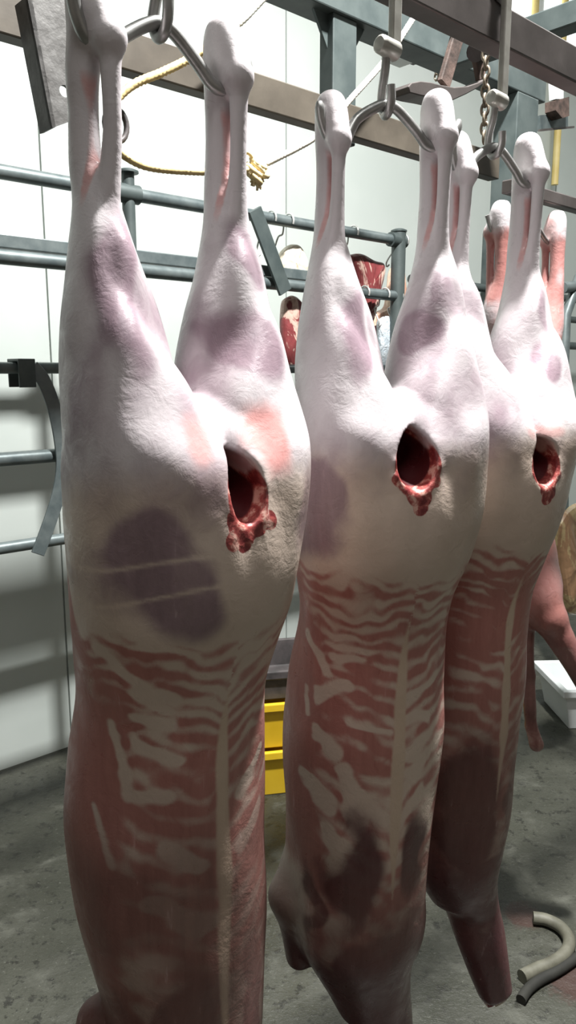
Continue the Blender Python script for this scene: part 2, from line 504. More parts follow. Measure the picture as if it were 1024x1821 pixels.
    def mesh(self):
        self.f[[0, -1]] = 0.1; self.f[:, [0, -1]] = 0.1; self.f[:, :, [0, -1]] = 0.1
        return surface_nets(self.f, self.lo, self.h)

def vnoise(P, scale, seed=0):
    """smooth value noise, 0..1"""
    q = P * scale + seed * 17.31
    i = np.floor(q).astype(np.int64); fr = q - i
    fr = fr * fr * (3 - 2 * fr)
    def hsh(a, b, c):
        n = (a * 374761393 + b * 668265263 + c * 2147483647 + seed * 974711) & 0x7fffffff
        n = ((n ^ (n >> 13)) * 1274126177) & 0x7fffffff
        return ((n ^ (n >> 16)) & 0xffff) / 65535.0
    r = 0
    for dx in (0, 1):
        for dy in (0, 1):
            for dz in (0, 1):
                wgt = (fr[:, 0] if dx else 1 - fr[:, 0]) * (fr[:, 1] if dy else 1 - fr[:, 1]) * (fr[:, 2] if dz else 1 - fr[:, 2])
                r = r + wgt * hsh(i[:, 0] + dx, i[:, 1] + dy, i[:, 2] + dz)
    return r

def sstep(x, a, b):
    t = np.clip((x - a) / (b - a), 0, 1); return t * t * (3 - 2 * t)

def blob(x, t, cx, ct, rx, rt, rot=0.0, soft=0.6):
    """1 inside an ellipse on the back, falling to 0; 0.5 at its edge"""
    dx, dt = x - cx, t - ct
    c, s = math.cos(rot), math.sin(rot)
    a, b = dx * c + dt * s, -dx * s + dt * c
    q = np.sqrt((a / rx)**2 + (b / rt)**2)
    return np.clip(0.5 + (1 - q) / soft, 0, 1)

HOOK_Z = 1.862
def flesh_object(name, V, Q, masks, mat):
    """V in local (x, y, t) with t downwards"""
    W = V.copy(); W[:, 2] = -V[:, 2]
    Q = Q[:, ::-1]
    me = bpy.data.meshes.new(name)
    me.vertices.add(len(W)); me.vertices.foreach_set('co', W.astype(np.float32).ravel())
    me.loops.add(Q.size); me.loops.foreach_set('vertex_index', Q.astype(np.int32).ravel())
    me.polygons.add(len(Q)); me.polygons.foreach_set('loop_start', np.arange(0, Q.size, 4, dtype=np.int32))
    me.polygons.foreach_set('use_smooth', np.ones(len(Q), bool))
    me.update(calc_edges=True)
    for nm, arr in masks.items():
        a = me.attributes.new(nm, 'FLOAT_COLOR', 'POINT')
        c = np.ones((len(W), 4), np.float32); c[:, :3] = arr
        a.data.foreach_set('color', c.ravel())
    me.materials.append(mat)
    o = bpy.data.objects.new(name, me); COL.objects.link(o)
    m = o.modifiers.new('smooth', 'SMOOTH'); m.factor = 0.5; m.iterations = 3
    return o

def carcass(name, px_hook, Y, az_deg, seed, spec):
    """a skinned sheep hung by its hocks, back to the camera; local x right, y to the belly, t down from the gambrel"""
    fl = Field((-0.20 - spec.get('wide', 0), -0.20, -0.06), (0.20, 0.20 + spec.get('wide', 0) * .5, spec.get('tmax', 1.60)), spec.get('h', 0.0032))
    g = spec.get('girth', 1.0)
    torso = [(0.385, 0, 0.006, 0.060, 0.055), (0.41, 0, -0.008, 0.098, 0.092), (0.445, 0, -0.020, 0.126, 0.116), (0.50, 0, -0.025, 0.137, 0.122),
             (0.56, 0, -0.027, 0.139, 0.124), (0.62, 0, -0.020, 0.133, 0.124), (0.68, 0, -0.004, 0.122, 0.119), (0.74, 0, 0.012, 0.114, 0.116),
             (0.83, 0, 0.032, 0.121, 0.126), (0.925, 0, 0.040, 0.130, 0.132)]
    torso += spec.get('ribs', [(1.02, -0.003, 0.043, 0.127, 0.130), (1.12, -0.006, 0.040, 0.120, 0.124)]) + spec['tail']
    torso = [(t, cx, cy, a * g, b * g) for t, cx, cy, a, b in torso]
    fl.loft(torso, 0.01)
    for s in (-1, 1):
        L = spec.get('spreadL' if s < 0 else 'spreadR', 0.080)
        dt = spec.get('dtL' if s < 0 else 'dtR', 0.0)
        gp = spec.get('gapL' if s < 0 else 'gapR', 0.0)
        q = s * L; m = s * 0.074
        tw = spec.get('twL', 0.002) if s < 0 else spec.get('twR', 0.002)
        qt = q + tw; qs = q - tw * 0.6
        # ham and calf
        fl.loft([(0.16, q, 0.004, 0.010, 0.014), (0.20, q, 0.000, 0.0235, 0.027), (0.25, q * .7 + m * .3, -0.002, 0.036, 0.039), (0.30, m, -0.004, 0.049, 0.052), (0.36, s * 0.071, -0.010, 0.060, 0.068),
                 (0.40, s * 0.069, -0.022, 0.065, 0.084), (0.44, s * 0.068, -0.034, 0.067, 0.098), (0.48, s * 0.067, -0.036, 0.067, 0.102), (0.54, s * 0.064, -0.032, 0.064, 0.098), (0.60, s * 0.058, -0.03, 0.055, 0.085), (0.66, s * 0.05, -0.02, 0.03, 0.05)], 0.014)
        # shank with the cut joint on top
        fl.loft([(-0.025 + dt, q, 0.008, 0.013, 0.015), (-0.008 + dt, q, 0.008, 0.018, 0.021), (0.03 + dt, q, 0.009, 0.020, 0.022), (0.06, qs, 0.011, 0.0175, 0.019), (0.10, qs, 0.013 + gp * .4, 0.0155, 0.0175),
                 (0.15, qs, 0.013 + gp * .4, 0.0175, 0.020), (0.20, q, 0.007, 0.023, 0.026), (0.25, q * .7 + m * .3, 0.004, 0.030, 0.034), (0.33, m, 0.0, 0.030, 0.034)], 0.012)
        # heel bone and the tendon below it
        fl.cap((q, 0.0, -0.008 + dt), (qt, -0.022 - gp * .3, 0.036 + dt), 0.016, 0.0155, 0.018)
        fl.ell((qt, -0.024 - gp * .4, 0.042 + dt), (0.0155, 0.0145, 0.017), 0.008)
        fl.loft([(0.035, qt, -0.022 - gp * .5, 0.012, 0.012), (0.08, qt, -0.0205 - gp, 0.0100, 0.0095), (0.13, qt, -0.0185 - gp * .8, 0.0100, 0.0095), (0.17, q + tw * .6, -0.0155 - gp * .3, 0.0125, 0.0125),
                 (0.21, q, -0.009, 0.018, 0.020), (0.26, q * .7 + m * .3, -0.004, 0.027, 0.030), (0.34, m, -0.004, 0.030, 0.034)], 0.0045)
        # thigh muscles standing proud
        fl.ell((s * 0.040, -0.078, 0.43), (0.030, 0.032, 0.085), 0.03, rot=s * 0.30)
        fl.ell((s * 0.100, -0.055, 0.44), (0.028, 0.040, 0.13), 0.03, rot=-s * 0.05)
        fl.ell((s * 0.066, -0.036, 0.300), (0.020, 0.022, 0.075), 0.012, rot=s * 0.12)
        fl.ell((s * 0.106, -0.020, 0.300), (0.014, 0.022, 0.085), 0.012, rot=-s * 0.10)
        fl.ell((s * 0.032, -0.010, 0.330), (0.016, 0.024, 0.075), 0.015, rot=s * 0.22)
    # groove between the hams
    fl.ell((0, -0.150, 0.415), (0.010, 0.045, 0.060), 0.025, sub=True)
    spec['extra'](fl)
    # opening under the tail
    hx, ht, hrx, hrt = spec['hole']
    yb = -0.140 * g
    rr = random.Random(seed)
    for i in range(9):
        a = math.pi * (i + rr.uniform(-.3, .3)) / 8
        low = max(0.0, math.sin(a))
        r = 0.005 + 0.004 * low + rr.uniform(0, 0.002)
        fl.ell((hx + hrx * 1.06 * math.cos(a), yb + 0.004, ht + hrt * 1.04 * math.sin(a)), (r, r, r * rr.uniform(.8, 1.5)), 0.008)
    for (dx, dt_, r) in spec['flaps']:
        for j in range(6):
            fl.ell((hx + dx + rr.uniform(-.8, .8) * r, yb + 0.004 - rr.uniform(0, .006), ht + dt_ + rr.uniform(-.8, .8) * r),
                   (r * rr.uniform(.25, .5), 0.006, r * rr.uniform(.25, .5)), 0.003, rot=rr.uniform(-1, 1))
    fl.ell((hx, yb - 0.01, ht), (hrx, 0.10, hrt), 0.004, sub=True, rotx=-0.25)
    V, Q = fl.mesh()
    # fine unevenness of the muscles
    e1 = V[Q[:, 1]] - V[Q[:, 0]]; e2 = V[Q[:, 3]] - V[Q[:, 0]]
    fn_ = np.cross(e1, e2); nr = np.zeros_like(V)
    for c in range(4): np.add.at(nr, Q[:, c], fn_)
    nr /= np.linalg.norm(nr, axis=1)[:, None] + 1e-12
    tt = V[:, 2]
    amp = np.interp(tt, [0, 0.15, 0.3, 1.6], [0.0015, 0.002, 0.006, 0.007])
    dsp = (vnoise(V * np.array([1, 1, .6]), 13, seed + 20) - .5) + 0.6 * (vnoise(V * np.array([1, 1, .5]), 28, seed + 21) - .5)
    V = V + nr * (dsp * amp)[:, None]
    x, y, t = V[:, 0], V[:, 1], V[:, 2]
    ax = np.abs(x)
    nl = vnoise(V, 9, seed); nm = vnoise(V, 22, seed + 3); ns = vnoise(V, 45, seed + 5); nb = vnoise(V, 5, seed + 9)
    # --- red muscle / fat stripes of the loin
    sx = spec.get('spine_x', 0.0)
    ax = np.abs(x - sx)
    wx = np.stack([x, y, t * 0.6 + seed], 1)
    wav = (vnoise(wx, 12, seed + 30) - 0.5) * 0.040 + (vnoise(wx, 28, seed + 31) - 0.5) * 0.026 + (vnoise(wx, 60, seed + 32) - 0.5) * 0.014
    kk = np.interp(t, [0.6, 0.8, 1.0, 1.15], [0.30, 0.40, 0.55, 0.60])
    tau = t + kk * ax - 1.0 * ax * ax + wav * np.interp(t, [.6, .8, 1.0], [1.0, 0.9, 0.7]) + 0.006 * np.sign(x - sx)
    tb = np.linspace(0.4, 1.6, 400); pb = np.cumsum(1 / np.interp(tb, [0.6, 0.78, 0.9, 1.1], [0.0205, 0.0215, 0.034, 0.038])) * (tb[1] - tb[0])
    stripe = 0.5 + 0.5 * np.sin(2 * np.pi * np.interp(tau, tb, pb))
    nf = vnoise(V * np.array([1, 1, 1.6]), 34, seed + 33)
    z0 = spec.get('stripe_top', 0.615) - 0.18 * ax + (nl - 0.5) * 0.05
    zone1 = sstep(t, z0, z0 + 0.05)
    duty = np.interp(t, [0.60, 0.66, 0.72, 0.80, 0.95, 1.10], [-0.12, 0.08, 0.27, 0.33, 0.22, 0.20]) + spec.get('duty', 0.0)
    amp2 = np.interp(t, [0.6, 0.75, 0.85, 1.0, 1.15, 1.22], [0.50, 0.42, 0.40, 0.34, 0.30, 0.1])
    redA = zone1 * (0.16 + duty + amp2 * stripe + 0.50 * (nm - 0.5) + 0.50 * (nf - .5) + 0.45 * (nl - .5))
    fatl = np.zeros_like(x)
    for (xa, ta, xb_, tb_, w_) in spec.get('strokes', []):
        xa = math.asin(max(-1, min(1, xa / 0.122))) * 0.118; xb_ = math.asin(max(-1, min(1, xb_ / 0.122))) * 0.118
        px_ = np.arctan2(x, -(y - 0.02)) * 0.118 + (nm - .5) * 0.016; pt_ = t + (nf - .5) * 0.020 + (nl - .5) * .02
        dx_, dt2 = xb_ - xa, tb_ - ta
        hh_ = np.clip(((px_ - xa) * dx_ + (pt_ - ta) * dt2) / (dx_ * dx_ + dt2 * dt2), 0, 1)
        dd_ = np.sqrt((px_ - xa - hh_ * dx_)**2 + (pt_ - ta - hh_ * dt2)**2)
        fatl = np.maximum(fatl, np.clip(0.5 + (w_ - dd_) / 0.010, 0, 1) * (y < 0.06))
    redB = redA
    side = sstep(y, -0.055, -0.005)
    tb0 = np.interp(y, [-0.09, -0.03, 0.01], [0.74, 0.655, 0.57]) + (nl - .5) * .03
    side_t = sstep(t, tb0 - 0.015, tb0 + 0.02)
    redS = side * side_t * (0.98 - 0.35 * sstep(vnoise(V * np.array([1, 1, .5]), 16, seed + 36), 0.62, 0.72))
    red = np.maximum(np.maximum(redA, redB) * (1 - side * side_t) + redS, 0)
    red *= np.maximum(sstep(t, 0.56, 0.63), side * side_t)
    red *= 1 - 0.95 * fatl
    fore = sstep(-x, 0.100, 0.125) * sstep(t, 1.10, 1.18)      # grey skin-like membrane over the folded forelegs
    red *= 1 - 0.85 * fore
    purple = np.zeros_like(x); pink = np.zeros_like(x); dark = np.zeros_like(x); raw = np.zeros_like(x)
    bk = sstep(-y, -0.03, 0.02)
    # muscle showing faintly through the silverskin of the legs
    leg = sstep(t, 0.17, 0.24) * (1 - sstep(t, 0.46, 0.58))
    fibre = vnoise(V * np.array([1, 1, .28]), 40, seed + 40)
    purple = leg * (0.20 + 0.75 * (nl - .35) + 0.45 * (fibre - .5) + 0.4 * (nm - .5))
    for (cx, ct, rx, rt, rot, amp_, soft) in spec['purple']:
        purple = np.maximum(purple, amp_ * (0.72 + 0.4 * fibre) * blob(x + (nm - .5) * .03 + (nl - .5) * .04, t + (nl - .5) * .06, cx, ct, rx, rt, rot, soft) * bk)
    for (lt, sl) in spec.get('seams', []):       # pale seams between muscle bellies
        purple *= 1 - 0.6 * np.exp(-((t - lt - sl * (x + 0.085) - 2.0 * (x + 0.085)**2) / 0.0028)**2) * (x < -0.02)
    for (cx, ct, rx, rt, rot, amp_) in spec.get('pink', []):
        pink = np.maximum(pink, amp_ * blob(x + (nm - .5) * .03, t + (nl - .5) * .04, cx, ct, rx, rt, rot, 1.0) * bk)
    for (cx, ct, rx, rt, rot, amp_) in spec.get('dark', []):
        dark = np.maximum(dark, amp_ * (0.75 + .4 * nm) * blob(x + (nm - .5) * .03, t + (nl - .5) * .05, cx, ct, rx, rt, rot, 0.7) * sstep(-y, -0.09, -0.03))
    gap = sstep(t, 0.055, 0.08) * (1 - sstep(t, 0.17, 0.22)) * sstep(-np.abs(y + 0.0075), -0.0075, -0.003)
    pink = np.maximum(pink, gap * 0.62)
    low_shade = sstep(t, spec.get('dark_from', 1.02), spec.get('dark_from', 1.02) + 0.35) * (0.42 + 0.5 * nl)  # dim light low on the body, painted into the flesh colour
    dark = np.maximum(dark, low_shade * spec.get('dark_amp', 0.9))
    fatm = sstep(t, 0.40, 0.54) * (1 - 0.3 * side) + 0.3 * (nb - .5)
    wsp = np.interp(t, [0.56, 0.66, 0.76, 0.86, 1.00, spec['spine_end'] - 0.1, spec['spine_end']], [0.002, 0.003, 0.006, 0.0095, 0.0110, 0.0065, 0.0005])
    spx = sx + (vnoise(np.stack([x * 0, y * 0, t], 1), 9, seed) - 0.5) * 0.008
    spine = np.clip(0.5 + (wsp * (0.7 + 0.6 * nm) - np.abs(x - spx)) / 0.012, 0, 1) * sstep(-y, 0.02, 0.06) * sstep(t, 0.60, 0.80) * (t < spec['spine_end'])
    if spec.get('raw_leg'):
        red = np.maximum(red, sstep(t, 0.0, 0.08) * (0.72 - 0.45 * sstep(t, .7, .9) + 0.9 * (fibre - .5) + 0.9 * (nm - .5) + 0.3 * sstep(t, .2, .0)))
        pink = np.maximum(pink, 0.55 * sstep(nl, .3, .7))
    dh = np.sqrt(((x - hx) / hrx)**2 + ((t - ht) / hrt)**2)
    bb = sstep(-y, 0.0, 0.03)
    lowr = sstep(t - ht, -0.03, 0.03)
    raw = np.maximum(raw, bb * np.clip(0.5 + (1.04 + 0.22 * lowr + 0.25 * (ns - .5) - dh) / 0.3, 0, 1))
    for (dx, dt_, r) in spec['flaps']:
        raw = np.maximum(raw, bb * np.clip(0.5 + (1.05 + (ns - .5) - np.sqrt((x - hx - dx)**2 + (t - ht - dt_)**2) / r) / 0.5, 0, 1))
    cav_shade = np.clip(0.5 + (1.0 - dh) / 0.15, 0, 1) * sstep(y, yb + 0.004, yb + 0.020) * (y < 0.02)  # painted shade, deeper than the rim of the opening
    memb_shade = sstep(t, spec.get('memb_shade', 0.84), spec.get('memb_shade', 0.84) + 0.32) * (spec.get('memb_shade_amp', 0.6) + 0.9 * (nl - .4) + 0.5 * (nm - .5)) * (1 - 0.5 * spine) * (1 - 0.8 * sstep(t, 1.22, 1.32))  # membrane tone that also carries painted shade towards the bottom
    masks = {'mask_a': np.stack([red, purple, dark], 1), 'mask_b': np.stack([pink, fatm, spine], 1), 'mask_c': np.stack([raw, cav_shade, memb_shade], 1)}
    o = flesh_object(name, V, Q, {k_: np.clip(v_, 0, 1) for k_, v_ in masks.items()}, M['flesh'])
    zc = Y * math.cos(PITCH) - (HOOK_Z - 1.5) * math.sin(PITCH)
    o.location = ((px_hook - 512) / F_PX * zc, Y, HOOK_Z)
    o.rotation_euler = (0, 0, math.pi / 2 - math.radians(az_deg))
    return o

def none(f): pass
def extra1(f):
    f.cap((-0.090, 0.080, 1.22), (-0.125, 0.055, 1.285), 0.030, 0.030, 0.03)
    f.cap((-0.125, 0.055, 1.285), (-0.12, 0.055, 1.42), 0.030, 0.024, 0.02)
def extra2(f):
    f.cap((-0.095, 0.075, 1.20), (-0.120, 0.060, 1.235), 0.030, 0.032, 0.03)
    f.cap((-0.120, 0.060, 1.235), (-0.10, 0.07, 1.36), 0.030, 0.024, 0.02)
    f.cap((0.02, 0.03, 1.38), (0.05, 0.02, 1.52), 0.060, 0.045, 0.03)
def extra3(f):
    f.cap((0.02, 0.02, 1.33), (0.085, -0.015, 1.60), 0.062, 0.037, 0.03)
    f.ell((0.088 + 0.15 * 0.075, -0.015 - 0.72 * 0.075, 1.612 + 0.68 * 0.075), (0.062, 0.062, 0.062), 0.003, sub=True)
def extra4(f):
    f.cap((0.04, 0.05, 0.82), (-0.003, 0.125, 0.965), 0.055, 0.040, 0.03)
    f.cap((-0.003, 0.125, 0.965), (-0.10, 0.19, 1.16), 0.036, 0.026, 0.02)
    f.cap((0.02, 0.05, 0.90), (-0.005, 0.07, 1.137), 0.032, 0.019, 0.02)
    f.cap((-0.005, 0.07, 1.137), (-0.020, 0.078, 1.28), 0.018, 0.015, 0.01)
    f.cap((-0.020, 0.078, 1.28), (-0.032, 0.090, 1.33), 0.016, 0.020, 0.008)

S1 = dict(seams=[(0.548, -0.15), (0.585, -0.25)], memb_shade=0.72, memb_shade_amp=0.95, ribs=[(1.02, 0, 0.032, 0.126, 0.126), (1.12, 0.004, 0.020, 0.112, 0.112)], tail=[(1.22, 0.006, 0.012, 0.103, 0.104), (1.32, 0.004, 0.015, 0.10, 0.10), (1.42, 0, 0.02, 0.09, 0.09), (1.50, 0, 0.03, 0.05, 0.05)],
          strokes=[(-0.108, 0.655, -0.066, 0.724, 0.006), (-0.092, 0.768, -0.052, 0.784, 0.008), (-0.110, 0.755, -0.100, 0.835, 0.006), (-0.10, 0.832, -0.067, 0.835, 0.008), (-0.1195, 0.85, -0.112, 0.92, 0.0045),
                   (-0.085, 0.695, -0.060, 0.712, 0.007), (-0.088, 0.735, -0.062, 0.742, 0.007), (-0.07, 0.90, -0.03, 0.93, 0.010), (-0.08, 0.97, -0.03, 1.01, 0.012), (0.03, 0.86, 0.075, 0.83, 0.008), (0.03, 0.93, 0.08, 0.90, 0.009)], tmax=1.54,
          spreadL=0.080, spreadR=0.083, gapL=0.004, twL=0.008, gapR=0.001, hole=(0.004, 0.485, 0.021, 0.034), flaps=[(-0.014, 0.037, 0.012), (-0.004, 0.044, 0.011), (0.012, 0.040, 0.009), (0.026, 0.033, 0.009), (-0.020, 0.026, 0.009), (-0.022, 0.048, 0.010), (-0.008, 0.052, 0.009)],
          purple=[(-0.088, 0.28, 0.028, 0.10, 0.05, 1.0, 0.7), (-0.045, 0.345, 0.010, 0.05, 0.3, 0.6, 0.8), (-0.085, 0.565, 0.048, 0.062, -0.25, 1.0, 0.45), (0.060, 0.325, 0.034, 0.045, 0.1, 1.0, 0.6), (0.080, 0.235, 0.020, 0.035, 0.0, 0.9, 0.7), (0.108, 0.29, 0.010, 0.06, 0.0, 0.9, 0.6), (0.095, 0.50, 0.03, 0.05, 0, 0.75, 0.8)],
          pink=[(0.045, 0.428, 0.028, 0.036, 0, 0.95), (-0.035, 0.43, 0.02, 0.03, 0, 0.6)],
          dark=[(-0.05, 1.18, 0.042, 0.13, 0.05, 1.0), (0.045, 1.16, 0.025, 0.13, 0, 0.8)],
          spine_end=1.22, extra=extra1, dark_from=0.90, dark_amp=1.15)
S2 = dict(memb_shade=0.94, dark_amp=1.25, strokes=[(-0.118, 0.752, -0.100, 0.797, 0.009), (-0.110, 0.838, -0.078, 0.812, 0.010), (-0.119, 0.85, -0.117, 0.875, 0.006), (-0.109, 0.90, -0.086, 0.92, 0.010), (-0.095, 0.767, -0.058, 0.772, 0.005),
                   (-0.119, 0.975, -0.095, 1.01, 0.012), (-0.10, 1.05, -0.085, 1.12, 0.010), (0.004, 0.865, 0.056, 0.865, 0.008), (0.01, 0.92, 0.05, 0.935, 0.008), (0.008, 0.825, 0.06, 0.81, 0.006),
                   (-0.075, 0.87, -0.02, 0.885, 0.006), (-0.08, 0.95, -0.06, 1.03, 0.012), (-0.06, 0.99, -0.02, 1.02, 0.008), (0.005, 1.035, 0.05, 0.985, 0.006), (0.005, 0.98, 0.045, 0.93, 0.006)],
          tail=[(1.22, -0.008, 0.038, 0.118, 0.118), (1.31, -0.004, 0.034, 0.106, 0.106), (1.38, 0, 0.03, 0.075, 0.08), (1.46, 0.01, 0.03, 0.045, 0.05)],
          dtL=0.018, hole=(-0.010, 0.480, 0.028, 0.038), flaps=[(-0.004, 0.044, 0.012), (0.010, 0.046, 0.011), (0.004, 0.058, 0.010), (0.026, 0.026, 0.009), (-0.027, 0.020, 0.009)],
          purple=[(-0.085, 0.295, 0.024, 0.065, 0.1, 1.0, 0.6), (-0.125, 0.55, 0.028, 0.075, 0.2, 1.0, 0.5), (0.048, 0.325, 0.018, 0.036, 0.2, 1.0, 0.6), (0.075, 0.26, 0.02, 0.04, 0.0, 0.75, 0.8), (-0.04, 0.29, 0.014, 0.04, 0, 0.5, 0.9)],
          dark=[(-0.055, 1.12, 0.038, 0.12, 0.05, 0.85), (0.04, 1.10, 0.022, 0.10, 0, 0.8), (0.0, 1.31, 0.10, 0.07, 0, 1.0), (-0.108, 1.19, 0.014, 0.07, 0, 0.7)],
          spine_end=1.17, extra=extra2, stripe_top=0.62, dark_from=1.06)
S3 = dict(memb_shade=0.80, duty=0.06, dark_amp=1.15, tail=[(1.22, 0, 0.03, 0.108, 0.11), (1.32, 0, 0.025, 0.09, 0.09), (1.39, 0.01, 0.02, 0.055, 0.06)], tmax=1.68,
          dtL=0.015, dtR=-0.006, hole=(0.006, 0.508, 0.028, 0.036), flaps=[(-0.006, 0.040, 0.013), (0.008, 0.044, 0.012), (0.0, 0.056, 0.011), (0.026, 0.020, 0.009)],
          purple=[(-0.02, 0.36, 0.02, 0.03, 0.4, 0.7, 0.9), (0.050, 0.335, 0.020, 0.035, 0.2, 1.0, 0.6), (0.07, 0.25, 0.014, 0.05, 0, 0.75, 0.8)] + [(0.06, 1.50, 0.06, 0.12, 0, 0.9, 0.8)],
          pink=[(0.03, 0.455, 0.03, 0.012, 0, 0.55), (-0.03, 0.46, 0.02, 0.012, 0, 0.5)],
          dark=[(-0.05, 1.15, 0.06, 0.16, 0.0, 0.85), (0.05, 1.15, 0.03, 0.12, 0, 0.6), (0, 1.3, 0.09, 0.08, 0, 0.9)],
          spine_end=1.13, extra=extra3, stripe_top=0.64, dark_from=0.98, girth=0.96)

S4 = dict(spreadL=0.098, spreadR=0.104, ribs=[(1.02, 0.02, 0.01, 0.07, 0.08)], tail=[(1.10, 0.03, 0.0, 0.03, 0.03)], tmax=1.46, wide=0.12, h=0.0045, girth=0.74,
          hole=(0.0, 0.49, 0.02, 0.03), flaps=[(0, 0.04, 0.01)], purple=[(0.07, 0.30, 0.03, 0.08, 0, 0.7, 0.9)],
          spine_end=1.0, extra=extra4, stripe_top=0.3, dark_from=0.75, raw_leg=True)
CAR = []
for nm, hook, Y, azd, sd, sp_, lab in (
        ('sheep_carcass', 285, 0.897, 51, 1, S1, 'nearest and largest skinned sheep carcass, hanging leftmost of the front three'),
        ('sheep_carcass', 687, 1.150, 72, 2, S2, 'middle skinned sheep carcass of the front row, round dark hole in its white rump'),
        ('sheep_carcass', 880, 1.355, 60, 3, S3, 'rightmost skinned sheep carcass of the front row, one foreleg hanging down to its cut end'),
        ('sheep_carcass', 940, 1.955, 236, 4, S4, 'small reddish skinned carcass hanging far behind the front row, at the right edge')):
    o = carcass(nm, hook, Y, azd, sd, sp_)
    tag(o, lab, 'carcass', 'sheep carcasses hung on the front rail' if sd < 4 else None)
    CAR.append((o, azd))

# cut end of the hanging foreleg
o3 = CAR[2][0]
def local_child(mb, name, mat, par, **kw):
    o = mb.build(name, mat, None, **kw); o.parent = par; return o
dv = np.array([0.15, -0.72, -0.68]); dv /= np.linalg.norm(dv)
e0 = np.array([0.088, -0.015, -1.612]) + dv * 0.008
def disc(c, d, r0, r1, h, n=20):
    c = np.array(c); return MB().tube([c, c + np.array(d) * h], [r0, r1], n)
local_child(disc(e0, dv, 0.031, 0.029, 0.010), 'cut_face', M['beef_dark'], o3, smooth=True)
local_child(MB().tube([e0 + dv * 0.006, e0 + dv * 0.016], [0.0155, 0.0150], 18), 'bone_end', M['fatcut'], o3, smooth=True)
local_child(MB().tube([e0 + dv * 0.012, e0 + dv * 0.0165], [0.0085, 0.0085], 14), 'marrow', M['cavity'], o3, smooth=True)

# ------------------------------------------------------------------ rails and beams
rl = MB().rbox(-2.0, 4.6, 0.785, 0.825, 2.025, 2.085).build('carcass_rail', M['rail'], bevel=0.003)
tag(rl, 'dark steel overhead rail carrying the front row of carcasses', 'rail')
b1 = MB().rbox(-2.0, 2.21, 1.45, 1.49, 2.09, 2.165).build('steel_beam', M['beam'], bevel=0.003)
tag(b1, 'brown flat steel beam running behind the carcasses, with a rope across it', 'beam')
fr = empty('overhead_frame', up(1.6, 1.55, 2.40), math.pi / 2 - AZ)
tag(fr, 'grey-green steel frame high up, a tube with gusseted posts down', 'frame')
MB().rbox(-1.6, 2.56, 1.51, 1.60, 2.40, 2.475).build('top_tube', M['galv_dark'], fr, bevel=0.004)
ua, _ = atup(592, 100, 1.52); ub, _ = atup(634, 100, 1.52)
MB().rbox(ua, ub, 1.52, 1.57, 2.095, 2.40).build('post', M['galv_dark'], fr, bevel=0.003)
for sgn, ux in ((1, ub), (-1, ua)):
    MB().prism([up(ux, 1.54, 2.40), up(ux + sgn * 0.05, 1.54, 2.40), up(ux, 1.54, 2.32)], NX * 0.008).build('gusset', M['galv_dark'], fr)
ua, _ = atup(908, 250, 1.53); ub, _ = atup(945, 250, 1.53)
MB().rbox(ua, ub, 1.51, 1.60, 0.0, 2.40).build('post', M['galv_dark'], fr, bevel=0.003)
# cross beam high at the right
cb = MB().rbox(2.0, 2.06, 0.83, 1.505, 2.375, 2.435).build('cross_beam', M['galv_dark'], bevel=0.004)
tag(cb, 'grey steel cross beam under the bright skylight at the upper right', 'beam')

# hanging angle iron at the upper left
P = 1.36
poly = [at(x, y, P) for x, y in ((48, -8), (116, -8), (128, 120), (129, 214), (93, 227))]
ai = empty('angle_iron', at(90, 227, P), math.pi / 2 - AZ)
tag(ai, 'worn grey angle iron bracket with a bolt hole, hanging at the upper left', 'bracket')
def plate_with_hole(poly, cx, cy, r, d, P):
    c = at(cx, cy, P)
    n = 24
    ring = [c + (UX * math.cos(2 * math.pi * i / n) + np.array([0, 0, 1.0]) * math.sin(2 * math.pi * i / n)) * r for i in range(n)]
    me = bmesh.new()
    def dens(pl, k=8):
        out = []
        for i in range(len(pl)):
            for j in range(k): out.append(pl[i] + (pl[(i + 1) % len(pl)] - pl[i]) * j / k)
        return out
    outer = dens(poly)
    vs = [me.verts.new(q) for q in outer]; rs = [me.verts.new(q) for q in ring]
    es = [me.edges.new((vs[i], vs[(i + 1) % len(vs)])) for i in range(len(vs))] + [me.edges.new((rs[i], rs[(i + 1) % n])) for i in range(n)]
    bmesh.ops.triangle_fill(me, use_beauty=True, use_dissolve=False, edges=es)
    ge = bmesh.ops.extrude_face_region(me, geom=me.faces[:])
    bmesh.ops.translate(me, vec=Vector(d), verts=[q for q in ge['geom'] if isinstance(q, bmesh.types.BMVert)])
    v = [tuple(q.co) for q in me.verts]; me.verts.index_update()
    f = [tuple(q.index for q in fc.verts) for fc in me.faces]
    me.free()
    return MB().add(v, f)
plate_with_hole(poly, 115, 162, 0.010, NX * 0.008, P).build('plate', M['angle'], ai)
MB().prism([at(48, -8, P), at(56, -8, P), at(99, 226, P), at(93, 227, P)], NX * 0.05).build('flange', M['angle'], ai)

